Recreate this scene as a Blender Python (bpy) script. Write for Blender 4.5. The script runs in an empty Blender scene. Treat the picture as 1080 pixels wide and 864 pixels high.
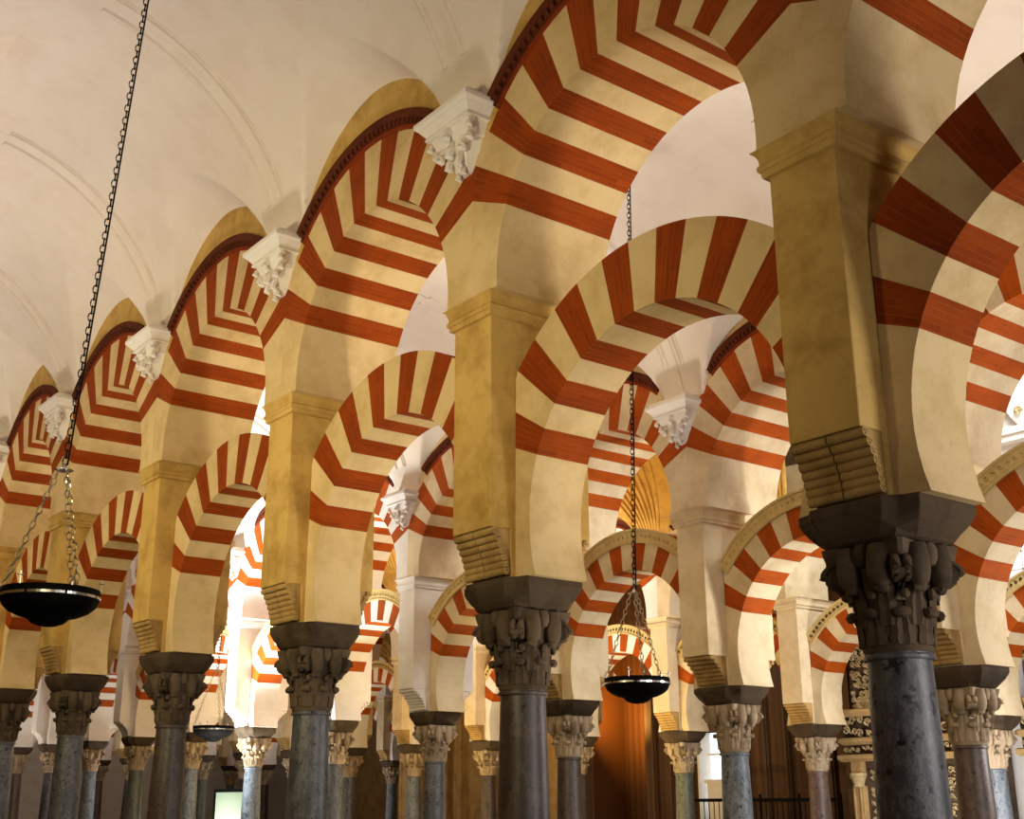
import bpy, math, random
from mathutils import Vector, Matrix
random.seed(4)
D = bpy.data; SC = bpy.context.scene; COL = SC.collection
PI = math.pi
FL = -1.6          # floor height; the eye is at z = 0
def rad(a): return a * PI / 180

# ------------------------------------------------------------------ materials
def lin(c):
    return tuple((x / 255 / 12.92 if x / 255 <= .04045 else ((x / 255 + .055) / 1.055) ** 2.4) for x in c) + (1,)
class NT:
    def __init__(s, name):
        s.m = D.materials.new(name); s.m.use_nodes = True
        s.t = s.m.node_tree; s.b = s.t.nodes['Principled BSDF']
    def n(s, typ, **kw):
        x = s.t.nodes.new(typ)
        for k, v in kw.items():
            if k in x.inputs.keys(): x.inputs[k].default_value = v
            else: setattr(x, k, v)
        return x
    def l(s, a, b): s.t.links.new(a, b)
    def coord(s, uv=False):
        tc = s.n('ShaderNodeTexCoord')
        if uv: return tc.outputs['UV']
        oi = s.n('ShaderNodeObjectInfo')
        mu = s.n('ShaderNodeMath', operation='MULTIPLY'); s.l(oi.outputs['Random'], mu.inputs[0]); mu.inputs[1].default_value = 37
        va = s.n('ShaderNodeVectorMath', operation='ADD'); s.l(tc.outputs['Object'], va.inputs[0]); s.l(mu.outputs[0], va.inputs[1])
        return va.outputs[0]
    def noise(s, vec, scale, detail=5, rough=.6):
        x = s.n('ShaderNodeTexNoise'); x.inputs['Scale'].default_value = scale
        x.inputs['Detail'].default_value = detail; x.inputs['Roughness'].default_value = rough
        s.l(vec, x.inputs['Vector']); return x.outputs['Fac']
    def ramp(s, fac, stops):
        r = s.n('ShaderNodeValToRGB'); e = r.color_ramp.elements
        while len(e) < len(stops): e.new(.5)
        for i, (p, c) in enumerate(stops): e[i].position = p; e[i].color = c if len(c) == 4 else lin(c)
        s.l(fac, r.inputs[0]); return r.outputs[0]
    def mix(s, fac, a, b, mode='MIX'):
        x = s.n('ShaderNodeMixRGB', blend_type=mode)
        for i, v in ((0, fac), (1, a), (2, b)):
            if hasattr(v, 'links'): s.l(v, x.inputs[i])
            else: x.inputs[i].default_value = v if i == 0 or len(v) == 4 else lin(v)
        return x.outputs[0]
    def bump(s, h, strength=.3, dist=.02):
        b = s.n('ShaderNodeBump'); b.inputs['Strength'].default_value = strength; b.inputs['Distance'].default_value = dist
        s.l(h, b.inputs['Height']); s.l(b.outputs[0], s.b.inputs['Normal'])
    def done(s, col, rough=.8, metal=0):
        if hasattr(col, 'links'): s.l(col, s.b.inputs['Base Color'])
        else: s.b.inputs['Base Color'].default_value = lin(col)
        s.b.inputs['Specular IOR Level'].default_value = .12 if rough > .7 else .5
        s.b.inputs['Roughness'].default_value = rough; s.b.inputs['Metallic'].default_value = metal
        return s.m
def plaster(name, c0, c1, stain, amt=.5, pit=True, bs=.25):
    t = NT(name); v = t.coord()
    base = t.mix(t.noise(v, 1.3, 6), c0, c1)
    st = t.ramp(t.noise(v, 2.6, 8, .68), [(.45, (0, 0, 0, 1)), (.75, (amt, amt, amt, 1))])
    col = t.mix(st, base, stain)
    fine = t.noise(v, 38, 5, .7)
    if pit:
        sp = t.ramp(t.noise(v, 60, 3, .5), [(.0, (.6, .6, .6, 1)), (.25, (.6, .6, .6, 1)), (.31, (0, 0, 0, 1))])
        col = t.mix(sp, col, stain)
    t.bump(fine, bs, .012)
    return t.done(col, .85)
cream = plaster('cream_limewash', (220, 194, 148), (206, 176, 120), (160, 124, 64), .55)
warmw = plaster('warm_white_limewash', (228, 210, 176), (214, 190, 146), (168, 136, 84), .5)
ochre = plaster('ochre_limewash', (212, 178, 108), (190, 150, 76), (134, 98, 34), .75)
pale = plaster('pale_and_daylit_limewash', (238, 232, 224), (230, 220, 206), (190, 172, 146), .3)  # plain pale plaster; on the arcades it paints daylight over the cream
vaultm = plaster('white_vault_plaster', (228, 216, 202), (222, 206, 190), (206, 186, 164), .35, False, .06)
whitep = plaster('white_moulded_plaster', (236, 230, 222), (226, 216, 204), (196, 180, 160), .3, False, .1)
impm = plaster('dark_impost_stone', (92, 76, 58), (66, 53, 40), (32, 25, 18), .85)
corbm = plaster('weathered_corbel_stone', (196, 162, 104), (168, 132, 76), (96, 70, 36), .8)
capm = plaster('grimy_capital_and_shade_stone', (112, 94, 74), (80, 65, 50), (34, 26, 18), .95)  # grime of the capitals; also the painted shade behind the portal relief
capl = plaster('pale_capital_marble', (190, 170, 142), (146, 122, 92), (60, 44, 28), .9)
goldm = plaster('golden_limestone', (222, 176, 92), (200, 148, 62), (120, 78, 26), .7)
beige = plaster('beige_ashlar', (196, 164, 112), (170, 136, 84), (110, 80, 42), .6)
def brickred(name, c0, c1, mort):
    t = NT(name); uv = t.coord(True); v = t.coord()
    br = t.n('ShaderNodeTexBrick'); t.l(uv, br.inputs['Vector'])
    br.inputs['Scale'].default_value = 1; br.inputs['Mortar Size'].default_value = .0016
    br.inputs['Brick Width'].default_value = .34; br.inputs['Row Height'].default_value = .036
    br.inputs['Mortar Smooth'].default_value = .4; br.inputs['Bias'].default_value = 0
    br.inputs['Color1'].default_value = lin(c0); br.inputs['Color2'].default_value = lin(c1)
    mm = t.mix(t.ramp(t.noise(v, 6, 4), [(.42, (0, 0, 0, 1)), (.62, (.7, .7, .7, 1))]), c0, mort)
    t.l(mm, br.inputs['Mortar'])
    col = t.mix(t.ramp(t.noise(v, 3, 7, .7), [(.4, (0, 0, 0, 1)), (.8, (.6, .6, .6, 1))]), br.outputs[0], (92, 34, 6))
    t.bump(t.noise(v, 50, 4), .25, .01)
    return t.done(col, .8)
red = brickred('painted_red_brick', (154, 66, 10), (138, 55, 8), (184, 112, 56))
redv = brickred('bright_red_brick', (180, 82, 16), (166, 72, 12), (196, 128, 68))
hoodm = plaster('dark_brown_brick', (104, 50, 26), (80, 34, 16), (40, 16, 8), .8)
hoodr = plaster('hood_red_brick', (150, 62, 26), (130, 50, 20), (70, 26, 10), .7)
def marble(name, c0, c1, vein, spots=.33):
    t = NT(name); v = t.coord()
    mp = t.n('ShaderNodeMapping'); mp.inputs['Scale'].default_value = (1, 1, .5); t.l(v, mp.inputs[0]); v2 = mp.outputs[0]
    base = t.mix(t.noise(v2, 3.2, 9, .72), c0, c1)
    vn = t.ramp(t.noise(v2, 5.5, 10, .75), [(.46, (0, 0, 0, 1)), (.5, (.5, .5, .5, 1)), (.54, (0, 0, 0, 1))])
    col = t.mix(vn, base, vein)
    sp = t.ramp(t.noise(v, 16, 5, .6), [(spots - .0, (1, 1, 1, 1)), (spots + .05, (0, 0, 0, 1))])
    col = t.mix(sp, col, (20, 17, 15))
    t.bump(t.noise(v, 22, 6), .25, .01)
    return t.done(col, .42)
mb_grey = marble('dark_grey_marble', (92, 92, 95), (54, 53, 52), (128, 126, 124), .36)
mb_brown = marble('brown_grey_marble', (80, 65, 54), (52, 41, 33), (108, 92, 78), .33)
mb_blue = marble('blue_grey_marble', (108, 116, 124), (70, 75, 81), (160, 164, 168), .34)
mb_rose = marble('rose_brown_marble', (98, 76, 64), (70, 54, 46), (130, 108, 96), .33)
mb_green = marble('green_grey_marble', (92, 94, 78), (62, 64, 52), (120, 122, 104), .33)
MB = [mb_grey, mb_brown, mb_blue, mb_rose, mb_green]
t = NT('black_wrought_iron'); iron = t.done((4, 4, 4), .75, 0)
t = NT('polished_silver'); silver = t.done((225, 222, 214), .25, 1)
t = NT('chain_steel'); steel = t.done((200, 190, 160), .3, 1)
def carvem(name, lo, hi, scale, depth=.03):
    t = NT(name); v = t.coord()
    vo = t.n('ShaderNodeTexVoronoi', feature='SMOOTH_F1'); vo.inputs['Scale'].default_value = scale; t.l(v, vo.inputs['Vector'])
    w = t.noise(v, scale * 1.3, 4)
    h = t.mix(.5, vo.outputs['Distance'], w)
    t.bump(h, 1, depth)
    return t.done(t.mix(t.noise(v, 5, 5), lo, hi), .75)
carved = carvem('carved_limestone', (206, 184, 140), (178, 152, 104), 16)
archiv = carvem('carved_archivolt_plaster', (220, 196, 140), (196, 164, 98), 26, .015)
t = NT('dark_panelled_wood'); v = t.coord()
wv = t.n('ShaderNodeTexWave', wave_type='BANDS', bands_direction='X'); wv.inputs['Scale'].default_value = 1.6; wv.inputs['Distortion'].default_value = 1
wv.inputs['Detail'].default_value = 4; t.l(v, wv.inputs['Vector'])
wood = t.done(t.mix(wv.outputs['Fac'], (92, 58, 22), (72, 44, 16)), .6)
t = NT('floor_marble'); v = t.coord(); floorm = t.done(t.mix(t.noise(v, 2, 5), (98, 82, 62), (80, 64, 48)), .35)
t = NT('pale_green_board'); greenb = t.done((170, 190, 160), .6)
t = NT('dark_arabesque_paint'); darkp = t.done((58, 40, 22), .8)
t = NT('leaded_window_glass'); t.b.inputs['Emission Color'].default_value = lin((214, 228, 242)); t.b.inputs['Emission Strength'].default_value = 1.6
glassm = t.done((190, 205, 220), .3)

# ------------------------------------------------------------------ mesh helper
class MBd:
    def __init__(s): s.v = []; s.f = []; s.m = []; s.uv = {}
    def add(s, vs, fs, mat=0, uvs=None):
        o = len(s.v); s.v += [tuple(p) for p in vs]
        for i, f in enumerate(fs):
            if uvs: s.uv[len(s.f)] = uvs[i]
            s.f.append(tuple(o + j for j in f)); s.m.append(mat)
    def box(s, x0, x1, y0, y1, z0, z1, mat=0, top=None):
        """top = (sx, sy): inset of the upper face"""
        a, b = top or (0, 0)
        s.add([(x0, y0, z0), (x1, y0, z0), (x1, y1, z0), (x0, y1, z0), (x0 + a, y0 + b, z1), (x1 - a, y0 + b, z1), (x1 - a, y1 - b, z1), (x0 + a, y1 - b, z1)],
              [(0, 3, 2, 1), (4, 5, 6, 7), (0, 1, 5, 4), (1, 2, 6, 5), (2, 3, 7, 6), (3, 0, 4, 7)], mat)
    def loft(s, rings, mat=0, caps=True, closed=True):
        n = len(rings[0]); vs = [p for r in rings for p in r]; fs = []
        for i in range(len(rings) - 1):
            for j in range(n if closed else n - 1):
                k = (j + 1) % n; fs.append((i * n + j, i * n + k, (i + 1) * n + k, (i + 1) * n + j))
        if caps: fs.append(tuple(range(n - 1, -1, -1))); fs.append(tuple((len(rings) - 1) * n + j for j in range(n)))
        s.add(vs, fs, mat)
    def lathe(s, prof, n=32, c=(0, 0), mat=0, caps=True):
        s.loft([[(c[0] + r * math.cos(2 * PI * j / n), c[1] + r * math.sin(2 * PI * j / n), z) for j in range(n)] for r, z in prof], mat, caps)
    def rects(s, prof, mat=0, caps=True):
        """prof: (hx, hy, z) rectangular rings"""
        s.loft([[(-a, -b, z), (a, -b, z), (a, b, z), (-a, b, z)] for a, b, z in prof], mat, caps)
    def prism_x(s, prof, x0, x1, mat=0):
        """prof: (y, z) outline extruded along x"""
        s.loft([[(x0, y, z) for y, z in prof], [(x1, y, z) for y, z in prof]], mat)
    def tube(s, pts, r, n=6, mat=0, closed=False):
        pts = [Vector(p) for p in pts]; rings = []; m = len(pts)
        for i, p in enumerate(pts):
            a = pts[(i - 1) % m] if closed or i > 0 else p
            b = pts[(i + 1) % m] if closed or i < m - 1 else p
            d = (b - a).normalized(); up = Vector((0, 0, 1)) if abs(d.z) < .95 else Vector((1, 0, 0))
            u = d.cross(up).normalized(); w = u.cross(d)
            rr = r[i] if isinstance(r, (list, tuple)) else r
            rings.append([tuple(p + (u * math.cos(2 * PI * j / n) + w * math.sin(2 * PI * j / n)) * rr) for j in range(n)])
        if closed: rings.append(rings[0]); s.loft(rings, mat, False)
        else: s.loft(rings, mat)
    def build(s, name, mats, parent=None, smooth=False, bevel=0):
        me = D.meshes.new(name); me.from_pydata(s.v, [], s.f)
        mats = mats if isinstance(mats, (list, tuple)) else [mats]
        for m in mats: me.materials.append(m)
        for p, k in zip(me.polygons, s.m): p.material_index = k; p.use_smooth = smooth
        if s.uv:
            L = me.uv_layers.new(name='UVMap')
            for i, us in s.uv.items():
                p = me.polygons[i]
                for li, u in zip(p.loop_indices, us): L.data[li].uv = u
        import bmesh
        b = bmesh.new(); b.from_mesh(me); bmesh.ops.recalc_face_normals(b, faces=b.faces); b.to_mesh(me); b.free()
        if smooth: me.set_sharp_from_angle(angle=rad(38))
        o = D.objects.new(name, me); COL.objects.link(o)
        if parent: o.parent = parent
        if bevel:
            md = o.modifiers.new('bevel', 'BEVEL'); md.width = bevel; md.segments = 2; md.limit_method = 'ANGLE'; md.angle_limit = rad(35)
        return o
def tag(o, label, cat, group=None, kind=None):
    if label: o['label'] = label
    if cat: o['category'] = cat
    if group: o['group'] = group
    if kind: o['kind'] = kind
    return o
def empty(name, loc=(0, 0, 0)):
    o = D.objects.new(name, None); COL.objects.link(o); o.location = loc; o.empty_display_size = .2; return o
def copy_tree(o, parent=None):
    c = o.copy(); COL.objects.link(c)
    if parent: c.parent = parent
    for ch in list(o.children): copy_tree(ch, c)
    return c
def struct(o): o['kind'] = 'structure'; return o
def zl(z): return z - FL      # height above the floor

# ------------------------------------------------------------------ column (origin on the floor under the axis)
CB, CT, IT = .715, 1.235, 1.43     # capital bottom, capital top, impost top (eye-level heights)
def make_column(shaftmat, capmat, detail=True):
    root = empty('stone_column')
    m = MBd(); z0 = 0.16
    H = zl(CB); prof = []
    for i in range(13):
        u = i / 12; z = z0 + (H - .035 - z0) * u
        prof.append((.186 - .033 * u ** 1.3 + .006 * math.sin(PI * u), z))
    prof += [(.168, H - .034), (.172, H - .022), (.168, H - .010), (.158, H - .006), (.158, H)]
    m.lathe(prof, 40); m.build('shaft', shaftmat, root, True)
    m = MBd(); m.box(-.25, .25, -.25, .25, 0, .07)
    m.lathe([(.24, .07), (.262, .09), (.24, .112), (.212, .118), (.212, .128), (.226, .14), (.21, .158), (.19, .165)], 32)
    m.build('base', capmat, root, True)
    # capital: bell with two tiers of leaves
    m = MBd(); a, b = zl(CB), zl(CT); h = b - a
    m.lathe([(.162, a), (.170, a + .02), (.166, a + .05), (.178, a + .26), (.205, a + .38), (.225, a + h - .09), (.20, a + h - .06)], 32)
    def leaf(ang, zb, zt, w, r0, r1, curl):
        ca, sa = math.cos(ang), math.sin(ang)
        rings = []
        N = 7
        for i in range(N):
            u = i / (N - 1)
            z = zb + (zt - zb) * min(1, u * 1.18) - (curl * .7 if u == 1 else 0)
            r = r0 + (r1 - r0) * u + curl * max(0, (u - .6) / .4) ** 1.5
            ww = w * (1 - .35 * u ** 2) * (1.08 if i % 2 else .9)
            th = .014
            ring = []
            for (q, rr) in ((-ww, r - .004), (-ww * .45, r + th), (0, r + th * .35), (ww * .45, r + th), (ww, r - .004), (0, r - .03)):
                ring.append((ca * rr - sa * q, sa * rr + ca * q, z))
            rings.append(ring)
        m.loft(rings)
        # curled tip
        r = r1 + curl; c = Vector((ca * r, sa * r, zt - curl * .35)); tg = Vector((-sa, ca, 0))
        m.tube([c - tg * w * .62, c - tg * w * .3, c + tg * w * .3, c + tg * w * .62], [.016, .027, .027, .016], 8)
    for k in range(8): leaf(2 * PI * k / 8, a + .03, a + .19, .060, .168, .180, .03)
    for k in range(8): leaf(2 * PI * (k + .5) / 8, a + .12, a + .31, .056, .176, .196, .036)
    for k in range(8):   # small bosses standing between the leaves
        an = 2 * PI * k / 8 + .1
        m.lathe([(.0, a + .24), (.02, a + .25), (.026, a + .27), (.018, a + .29), (0, a + .30)], 8, (.205 * math.cos(an), .205 * math.sin(an)))
    for k in range(8):   # big rounded lobes under the impost
        an = 2 * PI * (k + .5) / 8; rr = .232 if k % 1 == 0 else .2
        cx, cy = rr * math.cos(an), rr * math.sin(an)
        m.lathe([(.0, b - .225), (.03, b - .22), (.052, b - .195), (.062, b - .15), (.062, b - .09), (.055, b - .04), (.05, b - .012)], 12, (cx, cy))
    cap = m.build('capital', capmat, root, True)
    # abacus with concave sides
    m = MBd(); rings = []
    for z, hw in ((b - .085, .215), (b - .07, .235), (b - .03, .245), (b, .25)):
        ring = []
        for k in range(4):
            c0 = Vector((math.cos(PI / 4 + k * PI / 2), math.sin(PI / 4 + k * PI / 2))) * hw * 1.414
            c1 = Vector((math.cos(PI / 4 + (k + 1) * PI / 2), math.sin(PI / 4 + (k + 1) * PI / 2))) * hw * 1.414
            nrm = ((c0 + c1) / 2).normalized()
            for i in range(8):
                u = .05 + .9 * i / 7; p = c0.lerp(c1, u) - nrm * .042 * math.sin(PI * u); ring.append((p.x, p.y, z))
        rings.append(ring)
    m.loft(rings)
    for k in range(4):
        an = k * PI / 2; c = (.222 * math.cos(an), .222 * math.sin(an))
        m.lathe([(.0, b - .12), (.03, b - .11), (.045, b - .075), (.045, b - .035), (.03, b - .005), (0, b - .002)], 12, c)
    m.build('abacus', capmat, cap, True)
    for k in range(4):
        an = PI / 4 + k * PI / 2; ca, sa = math.cos(an), math.sin(an)
        m = MBd(); c = Vector((ca * .268, sa * .268, b - .145)); tg = Vector((-sa, ca, 0)); rd = Vector((ca, sa, 0))
        pts = []; rs = []
        for i in range(26):     # scroll in the diagonal plane
            u = i / 25; q = -PI * .5 + u * 3.6 * PI; r = .066 * (1 - .78 * u)
            pts.append(c - rd * math.cos(q + PI / 2) * r * -1 + Vector((0, 0, math.sin(q + PI / 2) * r))); rs.append(.020 * (1 - .3 * u))
        for off in (-.026, .026): m.tube([p + tg * off for p in pts], rs, 6)
        m.tube([c - tg * .045, c + tg * .045], .05, 14)
        m.tube([Vector((ca * .19, sa * .19, b - .28)), Vector((ca * .21, sa * .21, b - .17)), c + Vector((0, 0, .055))], [.03, .032, .03], 8)
        m.build('volute', capmat, cap, True)
    # impost block: cross shaped on top, nearly square below
    m = MBd(); t0, t1 = zl(CT), zl(IT)
    W, Q = .367, .235; N_, P_ = .215, .33
    def ring(k, z):   # k 0 bottom .. 1 top
        def L(a, b_): return a * (1 - k) + b_ * k
        out = []
        for sx, sy, flip in ((1, -1, 0), (1, 1, 1), (-1, 1, 0), (-1, -1, 1)):
            c = [(sx * L(.11, N_), sy * L(.235, P_)), (sx * L(.19, N_ + .055), sy * L(.225, Q + .03)), (sx * L(.235, W), sy * L(.11, Q))]
            out += c[::-1] if flip else c
        return [(x, y, z) for x, y in out]
    m.loft([ring(0, t0), ring(.22, t0 + .012), ring(.50, t0 + .045), ring(.72, t0 + .08), ring(.90, t0 + .12), ring(1, t1 - .045), ring(1, t1)])
    m.build('impost_block', impm, root, False, .006)
    return root

# ------------------------------------------------------------------ pier
PW, PP = .437, .882
def make_pier(w, p, pm, corbel_bottom=.326, cornice_top=3.44):
    root = empty('arcade_pier')
    zb, zk, zc = zl(IT), zl(1.757), zl(3.272); hw, hp = w / 2, p / 2
    m = MBd(); fr = corbel_bottom - .06
    prof = [(-fr, zb), (-fr, zk), (-hp, zk), (-hp, zc + .17), (hp, zc + .17), (hp, zk), (fr, zk), (fr, zb)]
    m.prism_x(prof, -hw, hw); m.build('pier_shaft', pm, root, False, .008)
    m = MBd()
    pr = [(0, 0, 0), (.030, .025, .004), (.034, .028, .036), (.036, .028, .040), (.050, .040, .044), (.054, .042, .072), (.040, .030, .088), (.044, .034, .12), (.060, .046, .155), (.082, .056, .168), (.086, .058, .172)]
    m.rects([(hw + a, hp + b, zc + c) for a, b, c in pr]); m.build('cornice', pm, root, False, .004)
    for sd in (-1, 1):
        m = MBd(); n = 7
        cur = []
        for i in range(n + 1):
            u = i / n; y = hp - (hp - corbel_bottom) * math.sin(u * PI / 2) ** .9; z = zk - (zk - zb - .02) * u
            cur.append((y, z))
        back = fr - .03
        m.prism_x([(sd * back, zk + .0), (sd * (hp - .012), zk)] + [(sd * (y - .02), z) for y, z in cur] + [(sd * back, cur[-1][1])], -hw + .012, hw - .012)
        for i in range(n):
            y = (cur[i][0] + cur[i + 1][0]) / 2 - .022; z = (cur[i][1] + cur[i + 1][1]) / 2
            for x0, x1 in ((-hw - .004, -.005), (.005, hw + .004)):
                m.tube([(x0, sd * y, z), (x1, sd * y, z)], .0265, 12)
            for x in (-hw - .005, hw + .005):   # little curls on the sides
                pts = [(x, sd * (y + .013 * math.cos(q * .9)), z + .013 * math.sin(q * .9)) for q in range(7)]
                m.tube(pts, .006, 5)
        m.build('roll_corbel', corbm if pm is not pale else pm, root, True)
    return root

# ------------------------------------------------------------------ arches (origin: floor under the middle of the bay)
NV = 15
def arch_mesh(name, mats, half, zc, R, Rb0, zo, Ro, depth, a0, vo0, zmin, steps=4, ahalf=None):
    """voussoirs alternate red (1) / cream (0) between angles vo0 and 180-vo0, plain below"""
    m = MBd(); hd = depth / 2
    edges = [vo0 + (180 - 2 * vo0) * i / (NV * steps) for i in range(NV * steps + 1)]
    low = [a0 + (vo0 - a0) * i / 8 for i in range(8)]
    A = low + edges + [180 - x for x in low[::-1]]
    def outer(th, flat=False):
        c, s = math.cos(rad(th)), math.sin(rad(th))
        dz = zc - zo; bq = dz * s; cc = dz * dz - Ro * Ro
        t1 = -bq + math.sqrt(bq * bq - cc)
        t2 = half / abs(c) if abs(c) > 1e-6 else 1e9
        t = t2 if flat else min(t1, t2)
        z = zc + t * s
        if z < zmin: return (half if c > 0 else -half, zmin)
        return (t * c, z)
    P = [((R * math.cos(rad(a)), max(zmin, zc + R * math.sin(rad(a)))), outer(a)) for a in A]
    for i in range(len(A) - 1):
        mid = (A[i] + A[i + 1]) / 2
        if vo0 < mid < 180 - vo0: mat = 1 if int((mid - vo0) / ((180 - 2 * vo0) / NV)) % 2 == 0 else 0
        else: mat = 0
        (i0, o0), (i1, o1) = P[i], P[i + 1]
        if ahalf and not (ahalf < mid < 180 - ahalf): o0, o1 = outer(A[i], True), outer(A[i + 1], True)
        s0, s1 = R * rad(A[i]), R * rad(A[i + 1])
        l0 = math.hypot(o0[0] - i0[0], o0[1] - i0[1]); l1 = math.hypot(o1[0] - i1[0], o1[1] - i1[1])
        for y in (-hd, hd):
            m.add([(i0[0], y, zl(i0[1])), (o0[0], y, zl(o0[1])), (o1[0], y, zl(o1[1])), (i1[0], y, zl(i1[1]))], [(0, 1, 2, 3)], mat,
                  [[(0, s0), (l0, s0), (l1, s1), (0, s1)]])
        for pts, sc in (((i0, i1), 1), ((o0, o1), Ro / R)):
            a, b = pts
            m.add([(a[0], -hd, zl(a[1])), (b[0], -hd, zl(b[1])), (b[0], hd, zl(b[1])), (a[0], hd, zl(a[1]))], [(0, 1, 2, 3)], mat,
                  [[(0, s0 * sc), (0, s1 * sc), (depth, s1 * sc), (depth, s0 * sc)]])
    for P_, sg in ((P[0], 1), (P[-1], -1)):
        (i0, o0) = P_
        m.add([(i0[0], -hd, zl(i0[1])), (o0[0], -hd, zl(o0[1])), (o0[0], hd, zl(o0[1])), (i0[0], hd, zl(i0[1]))], [(0, 1, 2, 3)], 0)
    return m
HB = 1.5
LZ, LR, LZO, LRO = 1.803, 1.165, 1.715, 1.749
UZ, UR, UZO, URO = 3.538, 1.197, 3.712, 1.635
def make_lower(q, mats, archivolt=False, w=.437):
    a0 = -math.degrees(math.asin((LZ - IT) / LR))
    m = arch_mesh('horseshoe_arch', mats, HB - w / 2 + .035, LZ, LR, 0, LZO, LRO, q, a0, 22, IT)
    if not archivolt: return m.build('horseshoe_arch', mats)
    root = empty('horseshoe_arch'); m.build('voussoir_ring', mats, root)
    for sd in (-1, 1):
        m = MBd(); r0, r1 = 1.585, 1.765; y0, y1 = q / 2, q / 2 + .03; n = 60
        rings = []
        for i in range(n + 1):
            an = rad(38 + 104 * i / n); c, s_ = math.cos(an), math.sin(an)
            rings.append([(c * r, sd * y, zl(LZO + s_ * r)) for r, y in ((r0, y0 - .01), (r0, y1), (r0 + .022, y1 + .006), (r0 + .026, y1 - .008), (r1 - .03, y1 - .008), (r1 - .026, y1 + .012), (r1, y1 + .012), (r1, y0 - .01))])
        m.loft(rings)
        for i in range(34):     # leaf scrolls
            an = rad(40 + 100 * (i + .5) / 34); c, s_ = math.cos(an), math.sin(an)
            rc = (r0 + r1) / 2; rr = .026
            cx, cz = c * rc, zl(LZO + s_ * rc); sg = 1 if i % 2 else -1
            m.tube([(cx + rr * math.cos(q_ * .8 + an) * (1 - q_ * .1), sd * (y1 - .004), cz + sg * rr * math.sin(q_ * .8 + an) * (1 - q_ * .1)) for q_ in range(8)], .0085, 5, 1)
        m.build('carved_archivolt', [archiv, archiv if archivolt == 1 else darkp], root, True)
    return root
AHALF = 24.3 + 2 * (180 - 48.6) / NV      # below this angle the voussoirs run on to the neighbouring arch
def make_upper(p, mats, hood=True, ha=43.5):
    root = empty('round_arch')
    a0 = -math.degrees(math.asin((UZ - 3.44) / UR))
    m = arch_mesh('voussoir_ring', mats, HB, UZ, UR, 0, UZO, URO, p, a0, 24.3, 3.44, 4, AHALF)
    m.build('voussoir_ring', mats, root)
    if hood:
        for sd in (-1, 1):
            m = MBd(); y0 = p / 2 - .01
            def band(r0, r1, y1, mat, a):
                rings = []
                for i in range(61):
                    an = rad(a + (180 - 2 * a) * i / 60); c, s_ = math.cos(an), math.sin(an)
                    rings.append([(c * r, sd * y, zl(UZO + s_ * r)) for r, y in ((r0, y0), (r0, y1), (r1, y1), (r1, y0))])
                m.loft(rings, mat)
            band(URO - .01, 1.665, p / 2 + .012, 1, ha)
            band(1.715, 1.79, p / 2 + .05, 0, ha)
            band(1.665, 1.715, p / 2 + .018, 0, ha)
            h = m.build('brick_hood', [hoodm, hoodr], root)
            m = MBd(); rings = []
            for i in range(38):
                for e, yy in ((.0, p / 2 + .020), (.04, p / 2 + .046), (.56, p / 2 + .046), (.6, p / 2 + .020)):
                    an = rad(ha + .5 + (179 - 2 * ha) * (i + e) / 38); c, s_ = math.cos(an), math.sin(an)
                    rings.append([(c * r, sd * y, zl(UZO + s_ * r)) for r, y in ((1.668, p / 2 + .01), (1.668, yy), (1.714, yy), (1.714, p / 2 + .01))])
            m.loft(rings)
            m.build('dentil_course', hoodm, h)
    return root
def wall_bay(p, top):
    """spandrel wall over the round arch of a bay"""
    m = MBd(); n = 40; hd = p / 2
    tn = math.tan(rad(AHALF)); xs = []
    x = HB
    while x > 0:      # where the bounding ray meets the extrados
        if UZ + x * tn <= UZO + math.sqrt(max(0, URO ** 2 - x * x)): break
        x -= .001
    xc = x
    half_ = [(HB, UZ + HB * tn), (xc, UZO + math.sqrt(URO ** 2 - xc * xc))]
    a_c = math.degrees(math.acos(xc / URO))
    arc = [(URO * math.cos(rad(a_c + (180 - 2 * a_c) * i / n)), UZO + URO * math.sin(rad(a_c + (180 - 2 * a_c) * i / n))) for i in range(n + 1)]
    pts = [half_[0]] + arc + [(-HB, half_[0][1])]
    n = len(pts) - 1
    for i in range(n):
        a, b = pts[i], pts[i + 1]
        for y in (-hd, hd):
            m.add([(a[0], y, zl(a[1])), (a[0], y, zl(top)), (b[0], y, zl(top)), (b[0], y, zl(b[1]))], [(0, 1, 2, 3)])
    return m

# ------------------------------------------------------------------ vault
def vault_bay(t0, t1, spring=5.08, crown=6.92, wall=True):
    """barrel with penetrations; local x = along the nave, y = t"""
    m = MBd(); half = (t1 - t0) / 2; tc = (t0 + t1) / 2
    rise = crown - spring; R = (half * half + rise * rise) / (2 * rise); zc_ = crown - R
    def barrel(y): return zc_ + math.sqrt(max(0, R * R - (y - tc) ** 2))
    wl = 1.19
    def lun(x, u):
        if abs(x) >= wl: return -9
        return 4.98 + (.96 + .5 * u) * (1 - (abs(x) / wl) ** 1.85) ** (1 / 1.85) + (spring - 5.08)
    ys = []
    u = 0
    while u < 1.2: ys.append(u); u += .03 if u < .9 else .08
    while u < half: ys.append(u); u += .14
    ys.append(half)
    ys = [t0 + a for a in ys] + [t1 - a for a in ys[::-1][1:]]
    xs = []
    x = -HB
    while x < HB - 1e-6: xs.append(x); x += .03
    xs.append(HB)
    nx = len(xs); vs = []; fs = []
    for y in ys:
        u = min(y - t0, t1 - y)
        for x in xs: vs.append((x, y, max(barrel(y), lun(x, u))))
    for j in range(len(ys) - 1):
        for i in range(nx - 1):
            fs.append((j * nx + i, j * nx + i + 1, (j + 1) * nx + i + 1, (j + 1) * nx + i))
    m.add(vs, fs)
    return m, barrel
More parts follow.
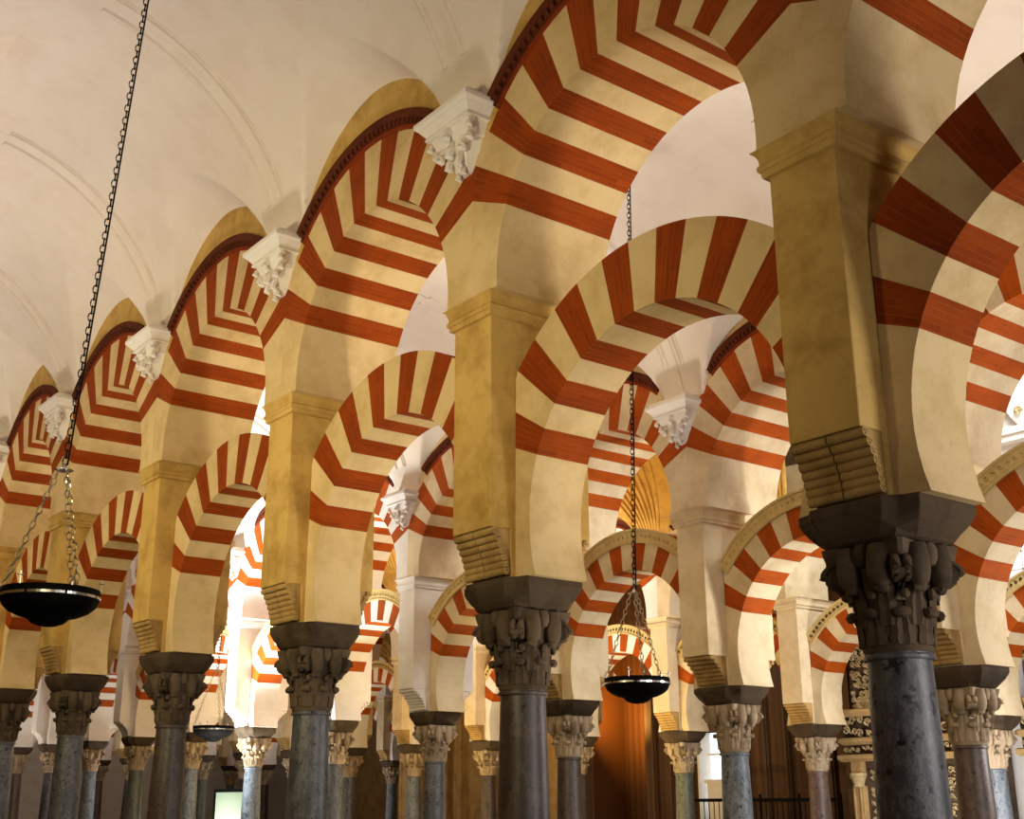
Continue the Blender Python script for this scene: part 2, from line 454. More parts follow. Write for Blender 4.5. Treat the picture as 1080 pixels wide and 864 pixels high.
def vault_rib(barrel, t0, t1):
    m = MBd()
    for x in (-.11, .11):
        for (a, b, sh) in ((t0 + .12, (t0 + t1) / 2 - .42, 0), (t1 - .12, (t0 + t1) / 2 + .42, 0)):
            for dx, r in ((0, .034), (.050 if x > 0 else -.050, .020)):
                n = 36
                pts = [(x + dx, a + (b - a) * i / n, barrel(a + (b - a) * i / n) + .004) for i in range(n + 1)]
                m.tube(pts, r, 6)
    return m
def make_pendant():
    root = empty('plaster_corbel')
    m = MBd()     # y = 0 is the wall face, body towards -y ; z = 0 is the top
    def slab(hx, d, z0, z1, hx1=None, d1=None):
        hx1 = hx if hx1 is None else hx1; d1 = d if d1 is None else d1
        m.loft([[(-hx1, .03, z0), (-hx1, -d1, z0), (hx1, -d1, z0), (hx1, .03, z0)], [(-hx, .03, z1), (-hx, -d, z1), (hx, -d, z1), (hx, .03, z1)]])
    slab(.29, .21, -.03, .02); slab(.325, .25, -.075, -.03); slab(.325, .25, -.10, -.075, .30, .225)
    slab(.30, .225, -.18, -.10, .25, .175); slab(.262, .19, -.205, -.18)
    slab(.23, .16, -.32, -.205, .19, .13)
    m.build('moulded_cap', whitep, root, False, .004)
    m = MBd()
    prof = [(.19, .13, -.31), (.165, .125, -.36), (.15, .115, -.42), (.12, .10, -.47), (.10, .085, -.52), (.085, .07, -.56), (.05, .05, -.60)]
    m.loft([[(-a, .03, z), (-a * .8, -b * .8, z), (-a * .3, -b, z), (a * .3, -b, z), (a * .8, -b * .8, z), (a, .03, z)] for a, b, z in prof])
    for x, zt, zb, r, d in ((-.2, -.28, -.40, .028, .12), (.2, -.28, -.40, .028, .12), (-.13, -.33, -.47, .03, .13), (.13, -.33, -.47, .03, .13), (-.06, -.4, -.58, .026, .11), (.06, -.4, -.58, .026, .11), (0, -.33, -.50, .03, .145), (-.24, -.22, -.31, .022, .15), (.24, -.22, -.31, .022, .15), (-.03, -.52, -.66, .02, .05), (.045, -.5, -.63, .02, .06), (0, -.24, -.33, .03, .175)):
        m.tube([(x, -d + .03, zt), (x, -d, (zt + zb) / 2), (x, -d - .012, zb + .02), (x, -d + .012, zb)], [r, r * 1.1, r * 1.15, r * .6], 7)
    m.build('carved_pendant', whitep, root, True)
    return root

# ------------------------------------------------------------------ lay-out of the arcades
def zof(n, base=0): return base - .031 * (n + 1)
ROWS = [
 dict(nm='nearest', t=5.223, S={1: -.70, 0: -3.697, -1: -6.70, -2: -9.66, -3: -12.68, -4: -15.82, -5: -18.68, -6: -21.7, -7: -24.7},
      q=.453, w=.437, p=.882, pu=.979, base=0),
 dict(nm='second', t=10.82, S={2: -3.99, 1: -6.97, 0: -9.975, -1: -12.90, -2: -16.07, -3: -19.12, -4: -22.2, -5: -25.1, -6: -28.1, -7: -31.1, -8: -34.1, -9: -37.1, -10: -40.1, -11: -43.1, -12: -46.1},
      q=.499, w=.421, p=1.118, pu=1.2, base=-.155),
 dict(nm='third', t=16.42, S={1: -10.22 + 3, 0: -10.22, -1: -13.36, -2: -16.38, -3: -19.32, -4: -22.3, -5: -25.25, -6: -28.2, -7: -31.2, -8: -34.2, -9: -37.2, -10: -40.2, -11: -43.2, -12: -46.2},
      q=.5, w=.42, p=1.0, pu=1.1, base=-.26),
 dict(nm='fourth', t=22.0, S={-7: -32.1, -8: -35.1, -9: -38.1, -10: -41.1, -11: -44.1, -12: -47.1},
      q=.5, w=.42, p=1.0, pu=1.1, base=-.36),
]
ORD = ['first', 'second', 'third', 'fourth', 'fifth', 'sixth', 'seventh', 'eighth', 'ninth', 'tenth', 'eleventh', 'twelfth', 'thirteenth', 'fourteenth', 'fifteenth']
protos = {}
first = {}
def use(key, maker):
    """prototype on first use, then copies of it and of all its parts"""
    if key not in protos: protos[key] = maker(); return protos[key]
    return copy_tree(protos[key])
def place(o, s, t, z, tilt=0):
    o.location = (s, t, z); o.rotation_euler = (0, tilt, 0); return o
shaft_choice = {('nearest', 0): 0, ('nearest', -1): 1, ('nearest', -2): 0, ('nearest', -3): 1, ('nearest', -4): 0,
                ('second', 1): 3, ('second', 0): 2, ('second', -1): 1, ('second', -2): 0, ('second', -3): 0, ('second', -4): 2, ('second', -5): 2,
                ('third', -1): 3, ('third', -2): 4, ('third', -3): 1, ('third', -4): 1}
SHN = ['dark grey pitted marble', 'brown grey marble', 'blue grey veined marble', 'rose brown marble', 'green grey marble']
for ri, r in enumerate(ROWS):
    ns = sorted(r['S'], reverse=True); nm = r['nm']
    vis = {n: i for i, n in enumerate([k for k in ns if not (ri == 0 and k == 1) and not (ri == 1 and k == 2) and not (ri == 2 and k == 1)])}
    for n in ns:
        s, t, z = r['S'][n], r['t'], zof(n, r['base'])
        where = ('%s from the right in the %s arcade' % (ORD[vis[n]], nm)) if n in vis else 'just past the right edge in the %s arcade' % nm
        sc = shaft_choice.get((nm, n), (n * 7 + ri) % 5)
        cm = 'd' if ri == 0 else 'l'
        c = use(('col', sc, cm), lambda: make_column(MB[sc], capm if ri == 0 else capl))
        place(c, s, t, FL + z)
        if z > 0: pass
        capt = 'dark weathered leafy capital' if ri == 0 else 'pale drilled leafy capital'
        tag(c, '%s column, %s' % (SHN[sc], where), 'column', 'columns of the %s arcade' % nm)
        white = (nm == 'second' and n <= -2)  # daylit stretch: the daylight is put into a paler limewash
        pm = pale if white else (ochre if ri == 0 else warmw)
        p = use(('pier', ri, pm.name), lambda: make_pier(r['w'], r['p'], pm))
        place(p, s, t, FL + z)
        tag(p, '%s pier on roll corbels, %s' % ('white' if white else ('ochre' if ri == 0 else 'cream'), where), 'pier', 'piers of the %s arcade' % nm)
    for i in range(len(ns) - 1):
        n0, n1 = ns[i], ns[i + 1]; s0, s1 = r['S'][n0], r['S'][n1]; z0, z1 = zof(n0, r['base']), zof(n1, r['base'])
        mid = (s0 + s1) / 2; z = (z0 + z1) / 2; tilt = math.atan2(z1 - z0, s0 - s1); k = (s0 - s1) / 3
        where = ('between %s and %s piers of the %s arcade' % (ORD[vis[n0]], ORD[vis[n1]], nm)) if n0 in vis else 'right of the first pier of the %s arcade' % nm
        body = cream if ri == 0 else (warmw if n0 >= -1 else pale)  # pale on the left bays carries painted-in daylight
        rd = red if ri == 0 else redv
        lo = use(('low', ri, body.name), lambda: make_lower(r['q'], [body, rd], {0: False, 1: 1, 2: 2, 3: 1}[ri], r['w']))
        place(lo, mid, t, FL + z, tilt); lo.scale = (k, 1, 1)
        tag(lo, 'striped lower horseshoe arch %s' % where, 'arch', 'lower arches of the %s arcade' % nm)
        if ri <= 1 or (ri == 2 and n0 <= -1) or ri == 3:
            up = use(('up', ri, body.name), lambda: make_upper(r['pu'], [body, rd], True, 43.5 if ri == 0 else 51))
            place(up, mid, t, FL + z, tilt); up.scale = (k, 1, 1)
            tag(up, 'striped upper round arch %s' % where, 'arch', 'upper arches of the %s arcade' % nm)
            key = ('wall', ri)
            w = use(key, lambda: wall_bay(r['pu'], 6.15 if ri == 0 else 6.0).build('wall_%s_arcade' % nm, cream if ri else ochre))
            place(w, mid, t, FL + z, tilt); w.scale = (k, 1, 1); struct(w)

# vaults over the naves
pend0 = make_pendant(); used = [False]
def pendant(s, t, z, rz, label, grp):
    o = pend0 if not used[0] else copy_tree(pend0); used[0] = True
    o.location = (s, t, z); o.rotation_euler = (0, 0, rz); o.scale = (1.06, 1.1, .86); tag(o, label, 'corbel', grp)
def lay_vault(S, ns, t0, t1, sp, cr, mat, base, ribs, skew=0):
    m, barrel = vault_bay(t0, t1, sp, cr); bay = rib = None
    def sk(mm): mm.v = [(x + skew * (y - t0) / (t1 - t0), y, z) for x, y, z in mm.v]; return mm
    sk(m)
    for i, n in enumerate(ns):
        z = zof(n, base)
        if i < len(ns) - 1:
            z1 = zof(ns[i + 1], base); mid = (S[n] + S[ns[i + 1]]) / 2; k = (S[n] - S[ns[i + 1]]) / 3
            if bay is None: bay = m.build('ceiling', mat, None, True); o = bay
            else: o = bay.copy(); COL.objects.link(o)
            place(o, mid, 0, (z + z1) / 2, math.atan2(z1 - z, S[n] - S[ns[i + 1]])); o.scale = (k, 1, 1); struct(o)
        if rib is None:
            rm = vault_rib(barrel, t0, t1) if ribs == 1 else fan_ribs(barrel, t0, t1)
            rib = sk(rm).build('trim_1', mat, None, True); o = rib
        else: o = rib.copy(); COL.objects.link(o)
        place(o, S[n], 0, z); struct(o)
def fan_ribs(barrel, t0, t1):
    """gothic ribs spreading from each springer"""
    m = MBd()
    for k in range(-4, 5):
        for a, sg in ((t0 + .05, 1), (t1 - .05, -1)):
            half = (t1 - t0) / 2 - .1; n = 26; pts = []
            for i in range(n + 1):
                u = i / n; y = a + sg * half * (u ** 1.25) * (1 - .04 * abs(k))
                pts.append((k * (.05 + .30 * u), y, barrel(y) - .03))
            m.tube(pts, .035, 8)
    return m
S0_, ns0 = ROWS[0]['S'], sorted(ROWS[0]['S'], reverse=True)
lay_vault(S0_, ns0, .11, 4.734, 5.0, 6.86, vaultm, 0, 1)
nsb = ns0 + [-8, -9, -10, -11, -12, -13]; Sb = dict(S0_); Sb.update({-8: -27.7, -9: -30.7, -10: -33.7, -11: -36.7, -12: -40, -13: -44})
lay_vault(Sb, nsb, 5.713, 10.22, 4.66, 6.5, vaultm, -.08, 1, -.28)
S2_ = {n: x for n, x in ROWS[2]['S'].items() if n <= -1}; ns2 = sorted(S2_, reverse=True)
lay_vault({n: S2_[n] for n in ns2[:6]}, ns2[:6], 11.42, 15.87, 4.75, 6.6, goldm, -.26, 2)
lay_vault({n: S2_[n] for n in ns2[5:]}, ns2[5:], 11.42, 15.87, 4.75, 6.6, vaultm, -.26, 1)
lay_vault(S2_, ns2, 16.97, 21.45, 4.7, 6.5, vaultm, -.3, 1)
for i, n in enumerate(ns0):
    z = zof(n); wh = ('above the %s pier' % ORD[i - 1]) if i else 'past the right edge'
    pendant(S0_[n], 4.734, 4.96 + z, 0, 'white corbel under the near vault, %s' % wh, 'white corbels under the near vault')
R1 = ROWS[1]
for i, n in enumerate(sorted(R1['S'], reverse=True)[:11]):
    pendant(R1['S'][n], R1['t'] - R1['pu'] / 2, 4.77 + zof(n, R1['base']), 0, 'white corbel on the second arcade, %s' % ('above its %s pier from the right' % ORD[i - 1] if i else 'past the right edge'), 'white corbels on the second arcade')

# ------------------------------------------------------------------ shell
m = MBd(); m.box(-60, 6, -7, 34, FL - .4, FL - .08); struct(m.build('floor', floorm))
m = MBd(); m.box(-60, 6, -7.3, -7, FL - .08, 9); struct(m.build('wall_back_blocker', ochre))  # unseen wall, added to keep stray light off the near arcade
m = MBd(); m.box(6, 6.3, -7, 26, FL - .08, 9); struct(m.build('wall_right_blocker', cream))  # unseen end wall, added to block light from the right
m = MBd(); m.box(-50.3, -50, -7, 26, FL - .08, 9); struct(m.build('wall_left', pale))
m = MBd(); m.box(-50, -30, 26, 26.3, FL - .08, 9); struct(m.build('wall_far', beige))
m = MBd(); m.box(-50, 6, -7, -.4, 6.9, 7.1); struct(m.build('ceiling', vaultm))  # unseen flat ceiling, added with the back wall to shut light out
m = MBd(); m.box(-50, -26, -.4, 5.2, 6.9, 7.1); struct(m.build('ceiling', vaultm))

# --- right: cathedral choir wall with carved stone portals filling the third arcade
TW = 17.6
m = MBd(); m.box(-13.4, 6, TW, TW + .4, FL - .08, 9); struct(m.build('wall_choir', whitep))
for k, (s0, z0, z1, hw) in enumerate(((-10.05, 3.1, 4.75, .52), (-7.4, 3.1, 4.75, .52))):
    root = empty('leaded_window', (s0, TW, 0))
    m = MBd()
    m.box(-hw - .1, -hw, -.08, 0, z0, z1); m.box(hw, hw + .1, -.08, 0, z0, z1); m.box(-hw - .1, hw + .1, -.1, 0, z0 - .1, z0); m.box(-hw - .1, hw + .1, -.1, 0, z1, z1 + .1)
    for i in range(1, 4): x = -hw + 2 * hw * i / 4; m.box(x - .012, x + .012, -.05, -.01, z0, z1)
    for i in range(1, 6): z = z0 + (z1 - z0) * i / 6; m.box(-hw, hw, -.05, -.01, z - .012, z + .012)
    m.build('window_frame', whitep, root)
    m = MBd(); m.box(-hw, hw, -.02, -.005, z0, z1); m.build('pane', glassm, root)
    tag(root, 'tall leaded window in the choir wall, %s' % ('seen over the portal at right' if k == 0 else 'just past the right edge'), 'window')
def scroll(m, cx, y, cz, r, sg, tr=.012, n=16, turns=1.5):
    m.tube([(cx + sg * r * (1 - .75 * i / n) * math.cos(turns * 2 * PI * i / n), y, cz + r * (1 - .75 * i / n) * math.sin(turns * 2 * PI * i / n)) for i in range(n + 1)], [tr * (1 - .4 * i / n) for i in range(n + 1)], 5)
def relief(name, parent, x0, x1, z0, z1, y, step, rr, mat=carved, inside=None, seed=1):
    """panel of carved scrollwork, one mesh"""
    rnd = random.Random(seed); m = MBd()
    nx = max(1, int((x1 - x0) / step)); nz = max(1, int((z1 - z0) / step))
    for i in range(nx):
        for j in range(nz):
            cx = x0 + (i + .5) * (x1 - x0) / nx; cz = z0 + (j + .5) * (z1 - z0) / nz
            if inside and not inside(cx, cz): continue
            sg = rnd.choice((-1, 1)); cx += rnd.uniform(-.3, .3) * step; cz += rnd.uniform(-.3, .3) * step
            scroll(m, cx, y - rnd.uniform(0, .03), cz, rr * rnd.uniform(.7, 1.25), sg, rr * .26, 12)
            dx, dz = rnd.uniform(-.3, .3) * step, rnd.uniform(-.3, .3) * step
            m.tube([(cx - dx - rr * .6, y + .01, cz + rr), (cx + dx, y - .03, cz), (cx + dx + rr * .6, y + .01, cz - rr)], [rr * .15, rr * .36, rr * .12], 5)
    return m.build(name, mat, parent, True)
def portal(s0, s1, zoff, label):
    root = empty('carved_stone_portal', ((s0 + s1) / 2, 16.92, zoff)); hw = (s0 - s1) / 2 - .16
    m = MBd(); m.box(-hw, hw, .02, .22, FL, 1.35)
    n = 40; r = 1.2
    pts = [(r * math.cos(PI * i / n * 1.12 - .06 * PI), 1.8 + r * math.sin(PI * i / n * 1.12 - .06 * PI)) for i in range(n + 1)]
    m.loft([[(x, .03, z) for x, z in pts], [(x, .2, z) for x, z in pts]])
    m.build('shade_dark_backing', capm, root)  # dark backing paints the shadow in the gaps of the relief
    relief('tympanum_relief', root, -1.15, 1.15, 1.42, 3.0, 0.0, .105, .05, carved, lambda x, z: x * x + (z - 1.8) ** 2 < 1.18 ** 2, 3)
    m = MBd()
    m.rects([(hw, .10, 1.30), (hw + .05, .16, 1.36), (hw + .05, .16, 1.40), (hw, .10, 1.42)]); m.rects([(hw - .04, .08, .86), (hw, .15, .90), (hw, .15, .95), (hw - .02, .1, .97)])
    m.rects([(hw, .10, .60), (hw + .02, .17, .64), (hw + .02, .17, .69), (hw, .1, .71)])
    m.build('cornice', beige, root)
    relief('cornice_frieze', root, -hw + .03, hw - .03, .98, 1.29, -.04, .15, .06, carved, None, 5)
    relief('lower_frieze', root, -hw + .03, hw - .03, .71, .87, -.05, .085, .036, carved, None, 6)
    for sx in (-1, 1):
        m = MBd(); x = sx * (hw - .28)
        m.box(x - .1, x + .1, -.1, .03, FL, .22); m.box(x - .075, x - .045, -.125, -.1, FL, .2); m.box(x + .045, x + .075, -.125, -.1, FL, .2)
        m.box(x - .1, x + .1, -.1, .03, .42, .60)
        ps = m.build('pilaster', beige, root, False, .004)
        m = MBd(); m.lathe([(.085, .2), (.1, .22), (.085, .24), (.1, .3), (.13, .37), (.14, .42)], 16, (x, -.06))
        for q in range(8): scroll(m, x + .1 * math.cos(q * PI / 4), -.06 + .1 * math.sin(q * PI / 4) - .02, .36, .035, 1, .01, 8)
        m.build('pilaster_capital', carved, ps, True)
    relief('lower_panel_relief', root, -hw + .45, hw - .45, FL + .1, .5, .0, .12, .048, carved, None, 8)
    tag(root, label, 'portal', 'carved stone portals of the choir')
portal(-10.22, -13.36, -.0, 'carved stone portal with relief tympanum, left of the biggest foreground column')
portal(-7.22, -10.22, -.0, 'carved stone portal with relief tympanum, at the far right edge')
# relief figures high on the choir wall
for (x, z, lab) in ((-9.72, 5.95, 'white carved wall bracket over the choir window at right'), (-8.7, 5.9, 'white carved wall bracket past the right edge')):
    root = empty('carved_bracket', (x, TW, z)); m = MBd()
    m.loft([[(-a, 0, b_), (-a, -c, b_), (a, -c, b_), (a, 0, b_)] for a, b_, c in ((.05, -.4, .05), (.16, -.2, .16), (.22, 0, .25), (.22, .06, .25))])
    m.build('bracket', whitep, root); relief('bracket_relief', root, -.1, .1, -.2, -.05, -.2, .2, .07, carved, None, 9)
    tag(root, lab, 'bracket')
for i, x in enumerate((-12.2, -11.0, -9.1, -6.2)):
    m = MBd(); m.box(x - .12, x + .12, TW - .1, TW, 1.5, 8.6); m.box(x - .05, x + .05, TW - .14, TW - .1, 1.5, 8.6); o = m.build('trim_2', whitep, None, False, .01); struct(o)
m = MBd(); m.box(-13.3, 6, TW - .2, TW, 5.35, 5.45); m.box(-13.3, 6, TW - .26, TW, 5.45, 5.55); struct(m.build('trim_3', whitep))

# --- centre: dark panelled wall with a lit round niche, bright window
TC = 19.0
m = MBd(); x0, x1 = -22.6, -12.6; cx, r, zs = -20.95, .86, 3.0
seg = 24; out = []
arc = [(cx + r * math.cos(PI * i / seg), zs + r * math.sin(PI * i / seg)) for i in range(seg + 1)]
def wall_q(a, b, c, d): m.add([(a[0], TC, a[1]), (b[0], TC, b[1]), (c[0], TC, c[1]), (d[0], TC, d[1])], [(0, 1, 2, 3)])
wall_q((x0, FL), (cx - r, FL), (cx - r, 4.7), (x0, 4.7))
wx0, wx1, wz0, wz1 = -18.45, -17.35, -.35, 1.35
wall_q((cx + r, FL), (wx0, FL), (wx0, 4.7), (cx + r, 4.7)); wall_q((wx1, FL), (x1, FL), (x1, 4.7), (wx1, 4.7))
wall_q((wx0, FL), (wx1, FL), (wx1, wz0), (wx0, wz0)); wall_q((wx0, wz1), (wx1, wz1), (wx1, 4.7), (wx0, 4.7))
for i in range(seg):
    a, b = arc[i], arc[i + 1]; wall_q((a[0], a[1]), (b[0], b[1]), (b[0], 4.7), (a[0], 4.7))
    m.add([(a[0], TC, a[1]), (b[0], TC, b[1]), (b[0], TC + 1, b[1]), (a[0], TC + 1, a[1])], [(0, 1, 2, 3)])
for x in (cx - r, cx + r): m.add([(x, TC, FL), (x, TC, zs), (x, TC + 1, zs), (x, TC + 1, FL)], [(0, 1, 2, 3)])
m.add([(cx - r, TC + 1, FL), (cx + r, TC + 1, FL), (cx + r, TC + 1, zs + r), (cx - r, TC + 1, zs + r)], [(0, 1, 2, 3)])
struct(m.build('wall_panelled', wood))
m = MBd(); m.box(x0, x1, TC, TC + .3, 4.7, 8.5); m.box(x0, x1, TC - .08, TC, 4.66, 4.78); struct(m.build('wall_upper', beige))
for i in range(18):
    x = x0 + .25 + i * .52
    if abs(x - cx) < r + .05 or wx0 - .1 < x < wx1 + .1: continue
    m = MBd(); m.box(x - .06, x + .06, TC - .09, TC, FL, 4.6); m.box(x - .03, x + .03, TC - .13, TC - .09, FL, 4.55); struct(m.build('trim_4', wood, None, False, .01))
m = MBd(); m.box(wx0, wx1, TC + .3, TC + .32, wz0, wz1); o = m.build('window_1', glassm); struct(o)
m = MBd(); m.box(wx0 - .05, wx0, TC - .06, TC + .3, wz0, wz1); m.box(wx1, wx1 + .05, TC - .06, TC + .3, wz0, wz1); m.box((wx0 + wx1) / 2 - .03, (wx0 + wx1) / 2 + .03, TC + .2, TC + .29, wz0, wz1)
m.box(wx0 + .15, wx1 - .05, TC - .1, TC + .25, .35, .42); m.box(wx0 + .2, wx1 - .1, TC - .06, TC + .2, wz0, .35); m.box(wx0, wx1, TC + .2, TC + .28, .9, .94)
struct(m.build('window_1_frame', pale))
# --- iron railing before the panelled wall, display panels far left
root = empty('iron_railing', (-15.4, 17.3, FL)); m = MBd(); L_ = 1.75
m.tube([(-L_, 0, 1.62), (L_, 0, 1.62)], .03, 8); m.tube([(-L_, 0, 1.2), (L_, 0, 1.2)], .018, 6); m.tube([(-L_, 0, .15), (L_, 0, .15)], .02, 6); m.build('rail', iron, root, True)
for i in range(29):
    x = -L_ + 2 * L_ * i / 28; m = MBd(); m.tube([(x, 0, 0 if i % 7 == 0 else .15), (x, 0, 1.72 if i % 7 == 0 else 1.6)], .024 if i % 7 == 0 else .009, 6)
    m.build('post' if i % 7 == 0 else 'baluster', iron, root, True)
tag(root, 'black iron railing standing in front of the dark panelled wall', 'railing')
for k, (x, lab) in enumerate(((-42.4, 'dark framed greenish display panel at the far left bottom corner'), (-29.9, 'dark framed greenish display panel far behind the left lamps'))):
    root = empty('display_panel', (x, 14.0, FL))
    m = MBd(); m.box(-.9, .9, -.04, .04, 1.86, 1.94); m.box(-.9, .9, -.04, .04, .55, .6)
    m.box(-.9, -.82, -.04, .04, 0, 1.86); m.box(.82, .9, -.04, .04, 0, 1.86); m.build('panel_frame', iron, root)
    m = MBd(); m.box(-.82, .82, -.015, .015, .6, 1.86); m.build('panel_board', greenb, root)
    tag(root, lab, 'panel', None)
# --- left of it: beige moulded wall and gothic archway
m = MBd(); m.box(-29.65, -22.6, TC, TC + .9, FL, 8); struct(m.build('wall_beige', beige))
for i, (x, w_) in enumerate(((-29.4, .16), (-28.9, .09), (-27.6, .2), (-26.9, .12), (-25.6, .2), (-25.0, .1), (-24.3, .22), (-23.6, .1), (-23.0, .2))):
    m = MBd(); m.box(x - w_, x + w_, TC - .16, TC, FL, 4.4); m.tube([(x - w_, TC - .16, FL), (x - w_, TC - .16, 4.4)], .04, 8); m.tube([(x + w_, TC - .16, FL), (x + w_, TC - .16, 4.4)], .04, 8); struct(m.build('trim_5', beige, None, True))
root = empty('gothic_archway', (-32.0, TC, 0))
for k, (r_, d) in enumerate(((1.62, 0), (1.82, .14), (2.02, .28))):
    m = MBd(); zs = 2.35; rings = []
    for i in range(49):
        q = PI * i / 48; c, s_ = math.cos(q), math.sin(q) * 1.12
        rings.append([(c * rr, y, zs + s_ * rr) for rr, y in ((r_, .6), (r_, d * -1 + .3), (r_ + .2, d * -1 + .3), (r_ + .22, .6))])
    m.loft(rings)
    for sx in (-1, 1):
        a, b = sx * r_, sx * (r_ + .2); m.box(min(a, b), max(a, b), -d + .3, .6, FL, zs)
    m.tube([(math.cos(PI * i / 48) * (r_ + .02), -d + .3, zs + 1.12 * math.sin(PI * i / 48) * (r_ + .02)) for i in range(49)], .045, 8)
    m.build('arch_moulding', goldm, root, True)
m = MBd(); m.box(1.55, 2.3, -.1, .6, 2.2, 2.38); m.box(-2.3, -1.55, -.1, .6, 2.2, 2.38); m.build('impost_moulding', beige, root, False, .01)
tag(root, 'moulded golden stone archway seen behind the third nearest pier', 'archway')

# ------------------------------------------------------------------ hanging lamps (origin at the dish centre)
def chain(m, a, b, link, r, mat=0):
    a, b = Vector(a), Vector(b); d = b - a; n = max(2, int(d.length / (link * .78))); d.normalize()
    u = d.cross(Vector((.3, .7, .1))).normalized(); w = d.cross(u)
    for i in range(n):
        c = a.lerp(b, (i + .5) / n); e = u if i % 2 else w
        pts = [c + d * (link * .5 * math.cos(q * PI / 4)) + e * (link * .27 * math.sin(q * PI / 4)) for q in range(8)]
        m.tube(pts, r, 4, mat, True)
def make_lamp(cap_z, top, rot):
    root = empty('hanging_lamp'); R = .305
    m = MBd()
    m.lathe([(R * .99, .055), (R, .05), (R, .0), (R * .985, -.012), (R * .93, -.05), (R * .8, -.085), (R * .6, -.112), (R * .42, -.125), (R * .4, -.135), (R * .33, -.155), (R * .18, -.172), (.0, -.178)], 56, caps=False)
    m.lathe([(R * .985, .055), (R * .97, .0), (R * .9, -.04), (R * .6, -.09), (.0, -.10)], 56, caps=False)
    dish = m.build('dish', iron, root, True)
    m = MBd(); n = 8
    for k in range(n):
        rings = []
        for i in range(9):
            q = 2 * PI * (k + .03 + .94 * i / 8) / n
            rings.append([(r * math.cos(q), r * math.sin(q), z) for r, z in ((R * .99, -.006), (R * 1.012, -.004), (R * 1.014, .012), (R * .99, .014))])
        m.loft(rings)
    m.build('silver_rim_band', silver, dish)
    m = MBd(); m.lathe([(.0, .30 - .3), (.05, .0), (.062, .006), (.05, .014), (.02, .02), (.012, .05), (0, .055)], 20)
    o = m.build('suspension_cap', silver, root, True); o.location = (0, 0, cap_z)
    for k in range(3):
        q = rot + 2 * PI * k / 3; p = (R * .96 * math.cos(q), R * .96 * math.sin(q), .06)
        m = MBd(); chain(m, p, (.035 * math.cos(q), .035 * math.sin(q), cap_z), .062, .0048); m.build('suspension_chain', steel, root, True)
        m = MBd(); x, y = R * math.cos(q + 1.05), R * math.sin(q + 1.05)
        m.tube([(x, y, .05), (x, y, .13)], .004, 5); m.tube([(x - .022, y, .105), (x + .022, y, .105)], .004, 5); m.tube([(x, y - .022, .105), (x, y + .022, .105)], .004, 5)
        m.build('cross_finial', silver, root)
        m = MBd(); x, y = p[0] * 1.03, p[1] * 1.03
        m.tube([(x, y, .05), (x, y, .07), (x, y, .10)], [.009, .011, .001], 6); m.build('spike_finial', silver, root)
    m = MBd(); chain(m, (0, 0, cap_z + .04), top, .066, .0046); m.tube([(.016, .012, cap_z + .04), (top[0] + .016, top[1] + .012, top[2])], .0065, 6)
    m.build('hanging_chain', iron, root, True)
    return root
for (s, t, z, cz, top, rot, lab) in (
    (-8.0, 2.42, 1.245, .84, (.05, .27, 5.6), rad(246), 'large black dish lamp hanging on a long chain under the near vault, at left'),
    (-8.56, 8.02, 1.04, .84, (.02, .11, 5.6), rad(243), 'black dish lamp hanging on three chains before the second arcade, right of centre'),
    (-17.86, 8.02, 1.05, .88, (0, .05, 5.7), rad(137), 'small distant black dish lamp hanging beyond the third nearest pier')):
    o = make_lamp(cz, top, rot); o.location = (s, t, z); tag(o, lab, 'hanging lamp', 'dish lamps hung from the vaults')

# ------------------------------------------------------------------ camera
cam = D.cameras.new('camera'); co = D.objects.new('camera', cam); COL.objects.link(co); SC.camera = co
Rv = Vector((0.607651, 0.794196, -0.003635)); Uv = Vector((0.243865, -0.182225, 0.952535)); Fv = Vector((-0.755837, 0.579696, 0.304406))
M = Matrix((Rv, Uv, -Fv)).transposed().to_4x4(); co.matrix_world = M
cam.sensor_width = 36; cam.lens = 1295.98 * 36 / 1080; cam.clip_start = .05; cam.clip_end = 300

# ------------------------------------------------------------------ light
w = D.worlds.new('world'); SC.world = w; w.use_nodes = True
bg = w.node_tree.nodes['Background']; bg.inputs[0].default_value = (1, .93, .84, 1); bg.inputs[1].default_value = .04
def area(name, loc, tgt, size, power, col, spread=180):
    l = D.lights.new(name, 'AREA'); l.energy = power; l.color = col; l.size = size; l.spread = rad(spread)
    o = D.objects.new(name, l); COL.objects.link(o); o.location = loc
    o.rotation_euler = (Vector(tgt) - Vector(loc)).to_track_quat('-Z', 'Y').to_euler(); return o
WARM = (1, .87, .52); SOFT = (1, .92, .83); DAY = (1, .98, .98); GOLD = (1, .76, .34)
for s_, e in ((-2.5, 14), (-6, 20), (-10.2, 37), (-14.2, 52), (-19, 60)): area('vault_uplight', (s_, 2.2, -1.4), (s_, 2.4, 5), .8, e, SOFT, 62)
for s_ in (-5, -11, -17, -23, -29): area('vault_uplight', (s_, 8.0, -1.4), (s_, 8.0, 5), .8, 60, SOFT, 62)
for s_, e in ((-5.5, 42), (-9, 50), (-13, 40), (-18, 36)): area('wall_wash', (s_ + .8, .5, 2.2), (s_ - 1.3, 4.7, 3.0), .5, e, WARM, 100)
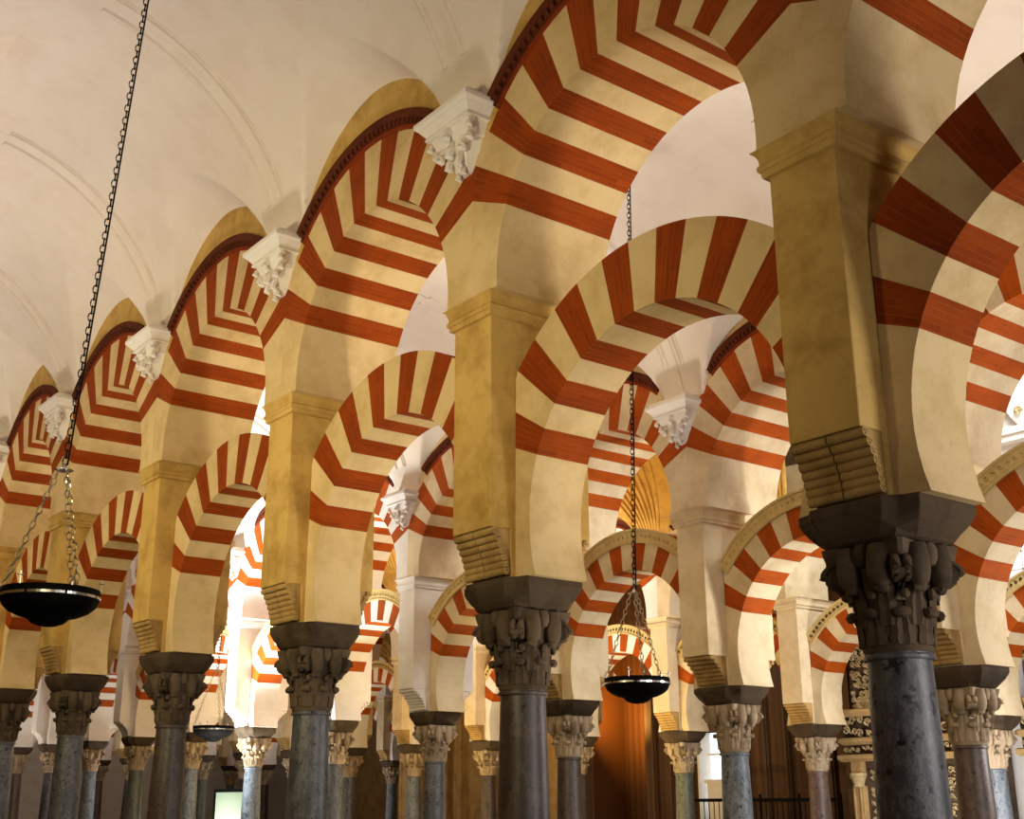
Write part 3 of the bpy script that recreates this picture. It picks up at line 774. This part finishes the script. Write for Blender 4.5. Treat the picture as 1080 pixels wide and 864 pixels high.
area('daylight_opening', (1.5, 7.6, 1.2), (-8, 5.6, 3.0), 2.2, 190, DAY)
area('daylight_opening', (-4.2, 13.6, 1.2), (-11, 10.9, 3.4), 1.6, 190, DAY)
area('soffit_light', (-5.0, 7.4, -1.2), (-9.0, 5.2, 4.4), .6, 26, (1, .90, .74), 60)
area('soffit_light', (-8.6, 7.6, -1.2), (-12.0, 5.2, 4.4), .6, 9, (1, .86, .62), 60)
area('soffit_light', (-1.8, 7.4, -1.2), (-6.0, 5.2, 4.4), .6, 9, (1, .88, .68), 60)
area('soffit_light', (-6.3, 13.4, -1.2), (-11.2, 10.9, 4.3), .6, 30, DAY, 50)
for p_ in ((-40, 13.6), (-40, 19), (-34, 8), (-45, 8)): area('far_fill', (p_[0], p_[1], -1.2), (p_[0] - 1, p_[1], 5), 1.2, 130, SOFT, 120)  # added fill that brightens the grey far bays, no fixtures there
area('portal_fill', (-8.6, 14.0, -1.2), (-11.6, 16.9, 1.2), .6, 55, DAY, 90)  # added fill to lift the carved portal, no lamp stands here
area('nave_fill', (2.5, 3.2, .8), (-4, 5.2, .8), 1.5, 60, DAY)
area('side_daylight', (-22.5, 6.9, -1.3), (-21.0, 10.3, 3.2), 1.2, 560, (.86, .95, 1), 76)
area('gold_floodlight', (-17, 13.6, -1.2), (-17, 13.6, 5), 1.0, 300, GOLD)
area('gold_floodlight', (-22.5, 13.6, -1.2), (-22.5, 13.6, 5), 1.0, 220, GOLD)
area('niche_lamp', (-20.95, 18.6, 1.6), (-20.95, 20, 2.8), .3, 130, (1, .45, .08))
area('choir_daylight', (-7, 14.5, 7.5), (-10.5, 17.6, 4), 3, 600, (.92, .96, 1))
area('far_nave_daylight', (-36, 19.2, -1.2), (-36, 19.2, 5), 2.5, 120, DAY)
area('far_nave_daylight', (-30, 13.6, -1.2), (-30, 14, 5), 2.0, 200, DAY)
SC.view_settings.view_transform = 'Standard'; SC.view_settings.look = 'None'; SC.view_settings.exposure = 0; SC.view_settings.gamma = 1
SC.view_settings.use_curve_mapping = False
